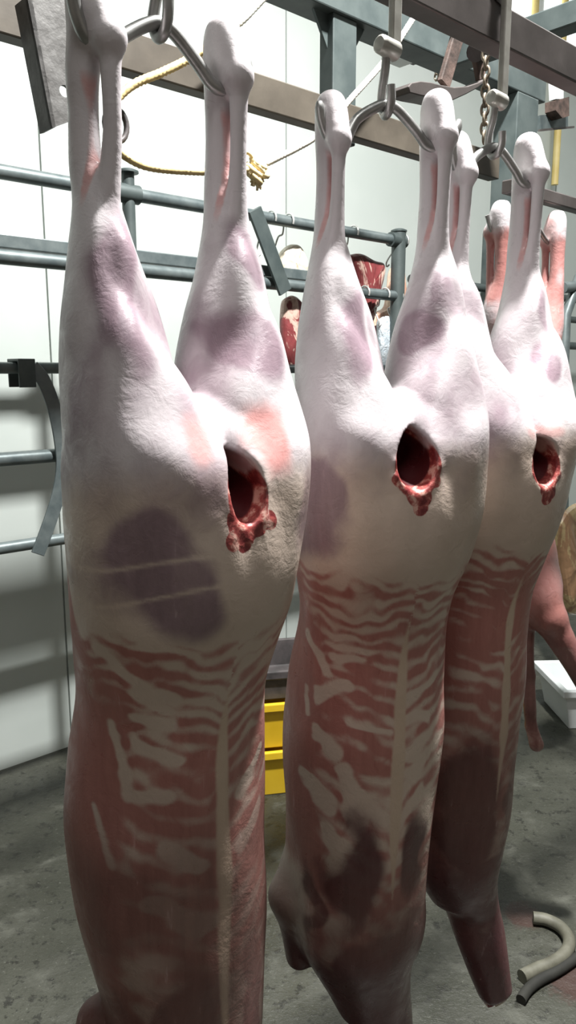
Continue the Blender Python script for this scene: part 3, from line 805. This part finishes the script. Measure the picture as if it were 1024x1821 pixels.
# ------------------------------------------------------------------ gambrels and rail hooks
def local_points(o, pts):
    m = Matrix.LocRotScale(o.location, o.rotation_euler, o.scale)
    return [np.array(m @ Vector((q[0], q[1], -q[2]))) for q in pts]
G_LAB = ['bent steel gambrel spreading the hocks of the nearest carcass', 'bent steel gambrel spreading the hocks of the middle carcass', 'bent steel gambrel spreading the hocks of the rightmost front carcass']
H_LAB = ['steel hook at the top edge holding the nearest gambrel', 'steel rail hanger and hook above the middle carcass', 'steel rail hanger crossing the dark rail above the rightmost front carcass']
for i in range(3):
    o = CAR[i][0]
    Lq = [0.081, 0.080, 0.080][i]
    d = [0, 0.014, 0.010][i]
    base = [(-Lq - 0.024, -0.014, -0.004 + d), (-Lq - 0.019, -0.012, 0.020 + d), (-Lq - 0.006, -0.009, 0.040 + d), (-Lq + 0.016, -0.006, 0.040 + d), (-0.045, -0.002, 0.024), (-0.018, 0, 0.006), (0, 0, 0.0)]
    d2 = [0, 0, 0][i]
    other = [(0.018, 0, 0.006), (0.045, -0.002, 0.030), (Lq - 0.018, -0.004, 0.048), (Lq + 0.004, -0.006, 0.050), (Lq + 0.022, -0.004, 0.036), (Lq + 0.034, 0.0, 0.010)]
    pts = spline(local_points(o, base + other), 6)
    rad = [0.0072] * len(pts); rad[0] = rad[-1] = 0.004; rad[1] = rad[-2] = 0.006
    g = MB().tube(pts, rad, 10).build('gambrel', M['hook'], smooth=True)
    tag(g, G_LAB[i], 'gambrel', 'gambrels of the front row')
    # rail hook
    loc = np.array(o.location)
    uu = loc @ UX; pp = loc @ NX
    r = empty('rail_hook', loc, math.pi / 2 - AZ)
    tag(r, H_LAB[i], 'hook', 'rail hooks of the front row')
    m = o
    hk = [(0.0, 0.004, -0.085), (0.0, 0.006, -0.05), (0.0, 0.015, -0.022), (0.0, 0.016, -0.004), (0.0, 0.006, 0.012), (0.0, -0.007, 0.011), (0.0, -0.015, -0.002), (-0.002, -0.017, -0.020)]
    if i == 0: hk = [(q[0] + 0.010 * max(0, -q[2]) / 0.085, q[1], q[2]) for q in hk]
    pts = spline(local_points(o, hk), 6)
    MB().tube(pts, 0.0062, 10).build('hook', M['hook'], r, smooth=True)
    zb = loc[2] + 0.072
    b = MB().tube([up(uu - 0.020, pp - 0.002, zb), up(uu - 0.017, pp - 0.002, zb), up(uu + 0.017, pp + 0.002, zb), up(uu + 0.020, pp + 0.002, zb)], [0.009, 0.012, 0.013, 0.010], 14)
    b.build('swivel_block', M['hanger'], r, smooth=True)
    zt = 2.165
    st = MB().rbox(uu + 0.004, uu + 0.022, pp - 0.006, pp + 0.004, zb - 0.006, zt)
    st.rbox(uu + 0.004, uu + 0.022, pp + 0.004, pp + 0.075, zt - 0.010, zt)
    st.rbox(uu + 0.004, uu + 0.022, pp + 0.069, pp + 0.079, 2.10, zt)
    st.build('strap', M['hanger'], r, bevel=0.002)
    ax = up(uu + 0.013, 0.805, 2.085 + 0.026)
    MB().tube([ax - NX * 0.022, ax - NX * 0.016, ax + NX * 0.016, ax + NX * 0.022], [0.030, 0.026, 0.026, 0.030], 20).build('roller', M['rail'], r, smooth=True)
# the rear carcass hangs from a short rail of its own
o4 = CAR[3][0]
lp = np.array(o4.location)
rr_ = MB().rbox(lp @ UX - 0.10, lp @ UX + 1.6, lp @ NX - 0.015, lp @ NX + 0.015, 1.905, 1.935).build('rear_rail', M['rail'], bevel=0.003)
tag(rr_, 'dark rear rail behind the rightmost front carcass', 'rail')
pts = spline(local_points(o4, [(-0.128, -0.01, 0.005), (-0.112, -0.008, 0.04), (-0.08, -0.006, 0.045), (0, 0, 0.0), (0.08, -0.006, 0.045), (0.115, -0.008, 0.04), (0.134, -0.01, 0.005)]), 6)
g = MB().tube(pts, 0.006, 8).build('gambrel', M['hook'], smooth=True)
tag(g, 'steel gambrel of the small carcass far behind at the right', 'gambrel')
pts = spline(local_points(o4, [(0, 0.022, -0.06), (0, 0.026, -0.02), (0, 0.012, 0.010), (0, -0.006, 0.006)]), 6)
g = MB().tube(pts, 0.005, 8).build('hanging_hook', M['hook'], smooth=True)
tag(g, 'steel hook of the small carcass far behind at the right', 'hook')

# ------------------------------------------------------------------ ropes
def rope(name, pts, r, fade0, fade1, par=None, twist=190.0):
    pts = spline(pts, 14)
    seg = [0.0]
    for a_, b_ in zip(pts[:-1], pts[1:]): seg.append(seg[-1] + np.linalg.norm(np.array(b_) - np.array(a_)))
    # resample
    L = seg[-1]; n = max(8, int(L / 0.005))
    arr = np.array(pts); ss = np.linspace(0, L, n)
    P_ = np.stack([np.interp(ss, seg, arr[:, c]) for c in range(3)], 1)
    T = np.gradient(P_, axis=0); T /= np.linalg.norm(T, axis=1)[:, None]
    ref = np.array([0, 0, 1.0]); nn = 12
    v = []; fc = []; fade = []
    for i in range(n):
        nrm = np.cross(T[i], ref); nrm /= np.linalg.norm(nrm) + 1e-9; bn = np.cross(T[i], nrm)
        for j in range(nn):
            a_ = 2 * math.pi * j / nn
            rr = r * (0.80 + 0.26 * abs(math.cos(1.5 * (a_ - twist * ss[i]))))
            v.append(P_[i] + (nrm * math.cos(a_) + bn * math.sin(a_)) * rr)
            fade.append(fade0 + (fade1 - fade0) * ss[i] / L)
    for i in range(n - 1):
        for j in range(nn):
            j2 = (j + 1) % nn
            fc.append((i * nn + j, i * nn + j2, (i + 1) * nn + j2, (i + 1) * nn + j))
    fc.append(tuple(range(nn))); fc.append(tuple((n - 1) * nn + j for j in range(nn)))
    o = MB().add(v, fc).build(name, M['rope'], par, smooth=True)
    at_ = o.data.attributes.new('fade', 'FLOAT', 'POINT')
    at_.data.foreach_set('value', np.clip(fade, 0, 1).astype(np.float32))
    return o
PR = 1.40
def rp(l, p=PR): return [at(x, y, p) for x, y in l]
r1 = rope('rope', rp([(198, 186), (235, 152), (290, 128), (345, 100), (390, 68), (430, 36), (470, -6)]), 0.0085, 0.0, 0.0)
f1 = r1.data.attributes['fade']; co = np.array([tuple(q.co) for q in r1.data.vertices])
f1.data.foreach_set('value', np.clip((co[:, 2] - 2.16) / 0.08, 0, 1).astype(np.float32))
tag(r1, 'upper twisted rope, yellow then white, slanting up past the beam', 'rope')
kn = empty('knotted_rope', at(455, 300, PR), 0)
tag(kn, 'lower yellow rope sagging to a frayed knot, then white up to the right', 'rope')
rope('rope_length', rp([(200, 258), (225, 280), (262, 297), (320, 304), (385, 306), (430, 303), (455, 298)]), 0.0075, 0.0, 0.1, kn)
rope('rope_length', rp([(455, 298), (485, 285), (555, 248), (592, 214), (622, 178), (690, 100), (752, 5), (765, -15)]), 0.0075, 0.75, 1.0, kn)
kp = at(457, 298, PR)
for j in range(5):
    a_ = j * 1.25
    c = kp + UX * 0.012 * math.cos(a_) + np.array([0, 0, 0.016 * math.sin(a_ * 1.3) - 0.006])
    ring = [c + (UX * math.cos(q + a_) * 0.014 + NX * math.sin(q + a_) * 0.014 + np.array([0, 0, 1]) * 0.012 * math.sin(q * 1.0 + j)) for q in np.linspace(0, 2 * math.pi, 9)]
    rope('knot_loop', ring, 0.0070, 0.05, 0.15, kn)
for j in range(16):
    a_ = random.uniform(-2.6, -0.5)
    e = kp + UX * math.cos(a_) * random.uniform(0.015, 0.03) + np.array([0, 0, math.sin(a_) * random.uniform(0.025, 0.05)]) - NX * random.uniform(-.01, .015)
    mid = (kp + e) / 2 + UX * random.uniform(-.008, .008)
    rope('frayed_strand', [kp, mid, e], 0.0028, 0.0, 0.25, kn)
rope('rope_tail', [kp, at(445, 275, PR), at(432, 270, PR), at(425, 268, PR)], 0.004, 0, 0.1, kn)

def torus_link(c, d1, d2, a, b, r, n=20):
    """oval chain link in the plane of d1 (long) and d2"""
    pts = [np.array(c) + np.array(d1) * a * math.cos(2 * math.pi * i / n) + np.array(d2) * b * math.sin(2 * math.pi * i / n) for i in range(n + 1)]
    return MB().tube(pts, r, 8, caps=False)
# iron shackle behind the nearest hock
sh = empty('shackle', at(205, 220, 1.42), 0)
tag(sh, 'dark iron ring and shackle with rope, glimpsed behind the nearest left shank', 'shackle')
torus_link(at(206, 222, 1.42), (0, 0, 1), UX, 0.030, 0.024, 0.006).build('ring', M['dark'], sh, smooth=True)
for j, yy in enumerate((186, 196, 207)):
    torus_link(at(197, yy, 1.42), (0, 0, 1), UX if j % 2 else NX, 0.012, 0.008, 0.004).build('link', M['chain'], sh, smooth=True)

# ------------------------------------------------------------------ hoist gear
hz = empty('hoist_trolley', at(800, 165, 1.08), math.pi / 2 - AZ)
tag(hz, 'rusty trolley bracket with two slanting arms and a curved dark shoe', 'trolley')
PT = 1.06
up_edge = [(726, 154), (732, 147), (748, 144), (766, 146), (785, 151), (808, 155), (832, 153), (852, 146), (868, 138)]
lo_edge = [(869, 141), (850, 156), (830, 167), (806, 178), (792, 179), (770, 174), (748, 170), (729, 165)]
MB().prism([at(x, y, PT) for x, y in up_edge + lo_edge], NX * 0.05).build('shoe', M['rail'], hz, bevel=0.004)
MB().bar(at(788, 152, PT + 0.015), at(826, 20, PT + 0.015), UX, 0.016, 0.006).build('arm', M['rust'], hz, bevel=0.002)
MB().bar(at(855, 142, PT + 0.03), at(832, 15, PT + 0.03), UX, 0.014, 0.006).build('arm', M['rust'], hz, bevel=0.002)
MB().tube([at(846, 92, PT + 0.005), at(846, 92, PT + 0.06)], 0.020, 16).build('bolt_head', M['dark'], hz, smooth=True)
MB().bar(at(790, 20, PT + 0.02), at(880, 58, PT + 0.02), (0, 0, 1), 0.03, 0.008).build('cross_plate', M['rust'], hz)
ch = empty('load_chain', at(862, 240, 1.02), math.pi / 2 - AZ)
tag(ch, 'iron load chain hanging beside the rusty trolley', 'chain')
y = 96.0; j = 0
while y < 246:
    c = at(864 - (y - 96) * 0.02, y, 1.02)
    torus_link(c, (0, 0, 1), (UX + NX * 0.3) / 1.044 if j % 2 else (NX - UX * 0.3) / 1.044, 0.0125, 0.0075, 0.0032).build('link', M['chain'], ch, smooth=True)
    y += 16.5; j += 1
hb = empty('hoist_block', at(755, 100, 1.62), math.pi / 2 - AZ)
tag(hb, 'white steel hoist block with a dark motor, under the overhead tube', 'hoist')
a0, z0_ = atup(734, 96, 1.62); a1, z1_ = atup(758, 20, 1.62)
MB().rbox(a0, a1, 1.62, 1.72, z0_, z1_ + 0.06).build('housing', M['white_box'], hb, bevel=0.004)
a2, _ = atup(772, 60, 1.62)
MB().rbox(a1, a2, 1.63, 1.70, z0_ + 0.01, z1_ - 0.04).build('motor', M['dark'], hb, bevel=0.008)
MB().tube([at(740, 84, 1.615), at(740, 84, 1.63)], 0.007, 12).build('bolt', M['dark'], hb, smooth=True)
a3, _ = atup(788, 60, 1.62)
MB().rbox(a2, a3, 1.66, 1.70, z0_ + 0.07, z1_ + 0.06).build('side_plate', M['white_box'], hb, bevel=0.003)
for j in range(5):
    torus_link(at(776, 92 + j * 11, 1.64), (0, 0, 1), UX if j % 2 else NX, 0.012, 0.007, 0.003).build('link', M['chain'], hb, smooth=True)

# ------------------------------------------------------------------ pipe rack along the back wall
rk = empty('pipe_rack', up(1.4, 2.2, 0), math.pi / 2 - AZ)
tag(rk, 'galvanised pipe rack of stacked horizontal rails along the white wall', 'rack')
PP = 2.20
UE = 2.62
for z, r in ((2.04, 0.0205), (1.815, 0.0215), (1.51, 0.0165), (1.25, 0.0205), (0.99, 0.018)):
    MB().tube([up(-2.0, PP, z), up(UE, PP, z)], r, 16).build('pipe', M['galv'], rk, smooth=True)
MB().rbox(-2.0, 2.3, PP - 0.012, PP + 0.02, 1.838, 1.875).build('flat_bar', M['galv'], rk, bevel=0.003)
for u_, top in ((1.335, 2.10), (UE + 0.01, 2.075)):
    po = MB().tube([up(u_, PP, 0.0), up(u_, PP, top)], 0.020 if u_ < 2 else 0.030, 18).build('post', M['galv_dark'], rk, smooth=True)
    MB().tube([up(u_, PP, top), up(u_, PP, top + 0.006), up(u_, PP, top + 0.012)], [0.034, 0.034, 0.020], 18).build('cap', M['galv_dark'], po, smooth=True)
    MB().tube([up(u_ - 0.055, PP, 2.04), up(u_ + 0.035, PP, 2.04)], 0.029, 16).build('collar', M['galv_dark'], po, smooth=True)
MB().bar(at(452, 372, PP - 0.035), at(507, 520, PP - 0.035), UX, 0.030, 0.006).build('brace', M['galv_dark'], rk, bevel=0.002)
# bent strap hooked over a rail
PL = PP - 0.035
ls = empty('bent_strap', at(60, 650, PL), math.pi / 2 - AZ)
tag(ls, 'bent flat steel strap clipped over a rail at the left', 'strap')
pts = spline([at(x, y, PL) for x, y in ((58, 652), (78, 676), (96, 722), (108, 778), (112, 830), (104, 882), (86, 938), (68, 986))], 5)
mb = MB(); v = []; fc = []
for i, q in enumerate(pts):
    tdir = np.array(pts[min(i + 1, len(pts) - 1)]) - np.array(pts[max(i - 1, 0)]); tdir /= np.linalg.norm(tdir)
    sdir = np.cross(tdir, NX); sdir /= np.linalg.norm(sdir)
    for a_, b_ in ((-1, 0), (1, 0), (1, 1), (-1, 1)): v.append(q + sdir * 0.021 * a_ + NX * 0.008 * b_)
for i in range(len(pts) - 1):
    for j in range(4):
        fc.append((i * 4 + j, i * 4 + (j + 1) % 4, (i + 1) * 4 + (j + 1) % 4, (i + 1) * 4 + j))
fc += [(3, 2, 1, 0), tuple(len(v) - 4 + j for j in range(4))]
mb.add(v, fc).build('strap', M['galv'], ls, bevel=0.002)
ca, cz = atup(32, 648, PL); cb_, _ = atup(62, 648, PL)
mb = MB().rbox(ca, cb_, PL - 0.004, PL + 0.004, 1.455, 1.532).rbox(ca, cb_, PL - 0.004, PL + 0.075, 1.528, 1.536).rbox(ca, cb_, PL + 0.067, PL + 0.075, 1.455, 1.532)
mb.build('clip', M['galv_dark'], ls, bevel=0.002)

# rack and posts further right
rk2 = empty('pipe_rack', up(3.6, 2.35, 0), math.pi / 2 - AZ)
tag(rk2, 'far grey pipe rack seen between the carcasses at the right edge', 'rack')
for (x, y, r) in ((842, 510, 0.020), (842, 553, 0.019), (1015, 615, 0.022)):
    u_, z_ = atup(x, y, 2.35)
    MB().tube([up(2.9, 2.35, z_), up(5.6, 2.35, z_)], r, 14).build('pipe', M['galv_dark'], rk2, smooth=True)
u_, _ = atup(1016, 300, 1.95)
MB().rbox(u_ - 0.035, u_ + 0.06, 2.32, 2.40, 0, 2.2).build('post', M['galv_dark'], rk2, bevel=0.004)
gt = empty('grey_gate', at(1012, 640, 1.75), 0)
tag(gt, 'blue-grey tube gate slanting at the far right edge', 'gate')
MB().tube([at(1030, 492, 1.75), at(1006, 560, 1.75), at(1000, 700, 1.75)], 0.022, 12).build('tube', M['galv'], gt, smooth=True)
MB().tube([at(1000, 512, 1.75), at(1060, 505, 1.75)], 0.024, 12).build('tube', M['galv'], gt, smooth=True)
MB().bar(at(1000, 700, 1.75), at(1000, 1150, 1.75), UX, 0.02, 0.02).build('upright', M['galv_dark'], gt)
# conduits and bracket on the wall at the upper right
for j, (x0, y0, x1, y1) in enumerate(((1004, 20, 990, 330), (944, 160, 938, 330))):
    a_ = at(x0, y0, 2.72); b_ = at(x1, y1, 2.72); b_[0], b_[1] = a_[0], a_[1]
    a_[2] = CEIL + 0.01
    c = MB().tube([b_, a_], 0.022, 12).build('conduit', M['conduit'], smooth=True)
    tag(c, ['yellow conduit on the back wall at the right edge', 'yellow conduit on the back wall just right of the grey post'][j], 'conduit', 'conduits on the back wall')
br = empty('wall_bracket', at(985, 240, 1.9), 0)
tag(br, 'small steel bracket with a worn block, upper right behind the rail', 'bracket')
MB().bar(at(958, 232, 1.9), at(1020, 226, 1.9), (0, 0, 1), 0.004, 0.004).build('rod', M['rail'], br)
MB().prism([at(x, y, 1.9) for x, y in ((960, 205), (1010, 200), (1010, 226), (962, 232))], NX * 0.02).build('plate', M['galv'], br)
MB().prism([at(x, y, 1.85) for x, y in ((988, 178), (1012, 172), (1012, 206), (1000, 210), (988, 196))], NX * 0.05).build('block', M['rust'], br)
MB().prism([at(x, y, 1.85) for x, y in ((986, 132), (1002, 132), (1002, 176), (988, 176))], NX * 0.03).build('block_plate', M['white_box'], br)

# ------------------------------------------------------------------ meat on the rack
def slab(name, outline, p, th, mat, par=None):
    """irregular cut with rounded edges"""
    c2 = np.mean(np.array(outline, float), 0)
    out = spline([np.array(q, float) for q in outline] + [np.array(outline[0], float)], 4)[:-1]
    n = len(out); v = []; fc = []
    rings = [(0.0, 0.72), (0.12, 0.90), (0.5, 1.0), (0.88, 0.90), (1.0, 0.72)]
    for (dp, sc) in rings:
        for i, q in enumerate(out):
            w2 = c2 + (q - c2) * sc
            base = at(w2[0], w2[1], p)
            v.append(base + NX * (dp - 0.5) * th * (0.8 + 0.4 * random.random()))
    for r_ in range(len(rings) - 1):
        for i in range(n):
            fc.append((r_ * n + i, r_ * n + (i + 1) % n, (r_ + 1) * n + (i + 1) % n, (r_ + 1) * n + i))
    m = len(v); v.append(at(c2[0], c2[1], p) - NX * th * 0.55); v.append(at(c2[0], c2[1], p) + NX * th * 0.55)
    for i in range(n):
        fc.append((m, (i + 1) % n, i)); k0 = (len(rings) - 1) * n
        fc.append((m + 1, k0 + i, k0 + (i + 1) % n))
    return MB().add(v, fc).build(name, mat, par, smooth=False, sub=1)
cuts = [
    ('meat_cut', [(500, 446), (514, 434), (532, 438), (545, 470), (540, 500), (520, 508), (502, 500), (497, 470)], 2.27, 0.06, 'fatcut', 'cream coloured fatty cut hanging from the top pipe beside the grey brace', 'meat'),
    ('meat_cut', [(502, 530), (524, 524), (545, 560), (545, 640), (524, 662), (506, 648), (500, 590)], 2.26, 0.05, 'beef', 'long red cut with white fat hanging left of the middle carcass', 'meat'),
    ('meat_cut', [(616, 452), (640, 449), (664, 462), (683, 470), (676, 512), (664, 562), (652, 590), (640, 560), (626, 505)], 2.28, 0.06, 'beef', 'dark red cut with fat veins hanging between the middle hind legs', 'meat'),
    ('meat_cut', [(694, 474), (706, 469), (717, 473), (722, 540), (732, 612), (700, 618), (664, 596), (656, 566), (686, 544)], 2.38, 0.05, 'tancut', 'pale tan side of meat hanging beside the grey end post', 'meat'),
    ('meat_cut', [(660, 580), (676, 578), (690, 610), (700, 650), (690, 668), (672, 636)], 2.31, 0.04, 'beef_dark', 'small dark red cut left of the plastic bag', 'meat'),
    ('meat_cut', [(708, 596), (728, 586), (734, 620), (720, 660), (708, 640)], 2.31, 0.04, 'beef_dark', 'small dark red cut right of the plastic bag', 'meat'),
    ('plastic_bag', [(670, 568), (684, 560), (700, 563), (717, 566), (716, 604), (712, 650), (700, 690), (684, 676), (676, 630)], 2.235, 0.04, 'bag', 'clear crumpled plastic bag hooked on the second pipe', 'bag'),
    ('fat_side', [(990, 930), (1006, 905), (1040, 900), (1050, 1060), (1030, 1095), (1004, 1085), (992, 1010)], 1.30, 0.06, 'hide', 'yellow fatty side of meat at the right edge', 'meat')]
for nm, ol, p_, th, mt, lb, ct in cuts:
    o = slab(nm, ol, p_, th, M[mt])
    tag(o, lb, ct, 'meat hanging on the pipe rack' if ct == 'meat' and mt != 'hide' else None)
hk_spots = [(482, 2.04, 450, 2.27, 'S hook on the top pipe nearest the grey brace'), (513, 2.04, 452, 2.27, 'S hook on the top pipe holding the cream cut'),
            (628, 2.04, 458, 2.28, 'S hook on the top pipe holding the dark red cut'), (717, 2.04, 470, 2.28, 'S hook on the top pipe beside the end post'),
            (648, 1.815, 572, 2.25, 'S hook on the second pipe left of the plastic bag'), (684, 1.815, 572, 2.22, 'S hook on the second pipe at the left corner of the plastic bag'), (708, 1.815, 572, 2.22, 'S hook on the second pipe at the right corner of the plastic bag')]
for (x, zp, yb, pm, lb) in hk_spots:
    yy = 400
    # u of the hook from its column at pipe height
    best = min(range(300, 620, 2), key=lambda q: abs(atup(x, q, PP)[1] - zp))
    u_, _ = atup(x, best, PP)
    zb = atup(x, yb, pm)[1]
    R_ = 0.027
    arc = [up(u_, PP + R_ * math.sin(a_) , zp + R_ * math.cos(a_)) for a_ in np.linspace(-2.0, 1.57, 9)]
    tail = [up(u_ - 0.004, PP + R_ + 0.002, zp - 0.04), up(u_ - 0.012, PP + 0.045, (zp + zb) / 2), up(u_ - 0.012, pm, zb), up(u_ - 0.004, pm + 0.005, zb - 0.018), up(u_ + 0.008, pm + 0.002, zb - 0.010)]
    o = MB().tube(spline(arc + tail, 4), 0.0038, 8).build('s_hook', M['shook'], smooth=True)
    tag(o, lb, 'hook', 'S hooks on the pipe rack')

# ------------------------------------------------------------------ on the floor
def tub(name, c, fx, w_, d_, h_, mat, rim=0.02, taper=0.88, th=0.006, z0=0.0):
    """open tapered box: outer and inner walls, bottom and rim"""
    fx = np.array(fx, float); fy = np.array([-fx[1], fx[0], 0]); zz = np.array([0, 0, 1.0]); c = np.array([c[0], c[1], z0])
    def ring(s, z, o=0.0):
        return [c + fx * (w_ / 2 * s + o) * i + fy * (d_ / 2 * s + o) * j + zz * z for i, j in ((-1, -1), (1, -1), (1, 1), (-1, 1))]
    rs = [ring(taper, 0), ring(1, h_ - 0.03), ring(1, h_ - 0.03, rim), ring(1, h_, rim), ring(1, h_, -th), ring(taper, th, -th)]
    v = [q for r_ in rs for q in r_]; fc = [(3, 2, 1, 0)]
    for k_ in range(len(rs) - 1):
        for j in range(4): fc.append((k_ * 4 + j, k_ * 4 + (j + 1) % 4, (k_ + 1) * 4 + (j + 1) % 4, (k_ + 1) * 4 + j))
    fc.append(tuple(20 + j for j in range(4)))
    return MB().add(v, fc).build(name, mat, bevel=0.004)
q = atz(1002, 1296)
o = tub('plastic_tub', (q[0] + 0.235, q[1] + 0.15), (1, 0.05, 0), 0.50, 0.32, 0.185, M['tub'])
tag(o, 'white plastic tub with a rim on the floor at the right edge', 'tub')
q = atz(490, 1416)
cx, cy = q[0] - 0.02, q[1] + 0.17
o = tub('plastic_crate', (cx, cy), (0.98, 0.2, 0), 0.46, 0.34, 0.175, M['crate'], rim=0.012, taper=0.93)
tag(o, 'lower yellow plastic crate standing on the floor behind the carcasses', 'crate', 'yellow crates behind the carcasses')
o = tub('plastic_crate', (cx - 0.01, cy), (0.98, 0.2, 0), 0.44, 0.34, 0.175, M['crate'], rim=0.012, taper=0.93, z0=0.18)
tag(o, 'upper yellow plastic crate stacked on the other yellow crate', 'crate', 'yellow crates behind the carcasses')
o = tub('black_tray', (cx - 0.01, cy), (0.98, 0.2, 0), 0.42, 0.32, 0.11, M['dark'], rim=0.010, taper=0.95, z0=0.36)
tag(o, 'black tray on top of the yellow crates', 'tray')
def floor_pts(l, z): return [atz(x, y, z) for x, y in l]
o = MB().tube(spline(floor_pts([(948, 1632), (972, 1636), (998, 1650), (1012, 1672), (1006, 1694), (984, 1712), (954, 1724), (928, 1737)], 0.017), 6), 0.0165, 14).build('hose', M['hose'], smooth=True)
tag(o, 'short grey rubber hose curled on the wet floor at the lower right', 'hose')
o = MB().tube(spline(floor_pts([(1060, 1676), (1024, 1704), (990, 1727), (958, 1744), (938, 1760), (926, 1778)], 0.012), 6), 0.0125, 14).build('hose', M['hose_in'], smooth=True)
tag(o, 'black hose end beside the grey hose on the floor', 'hose')
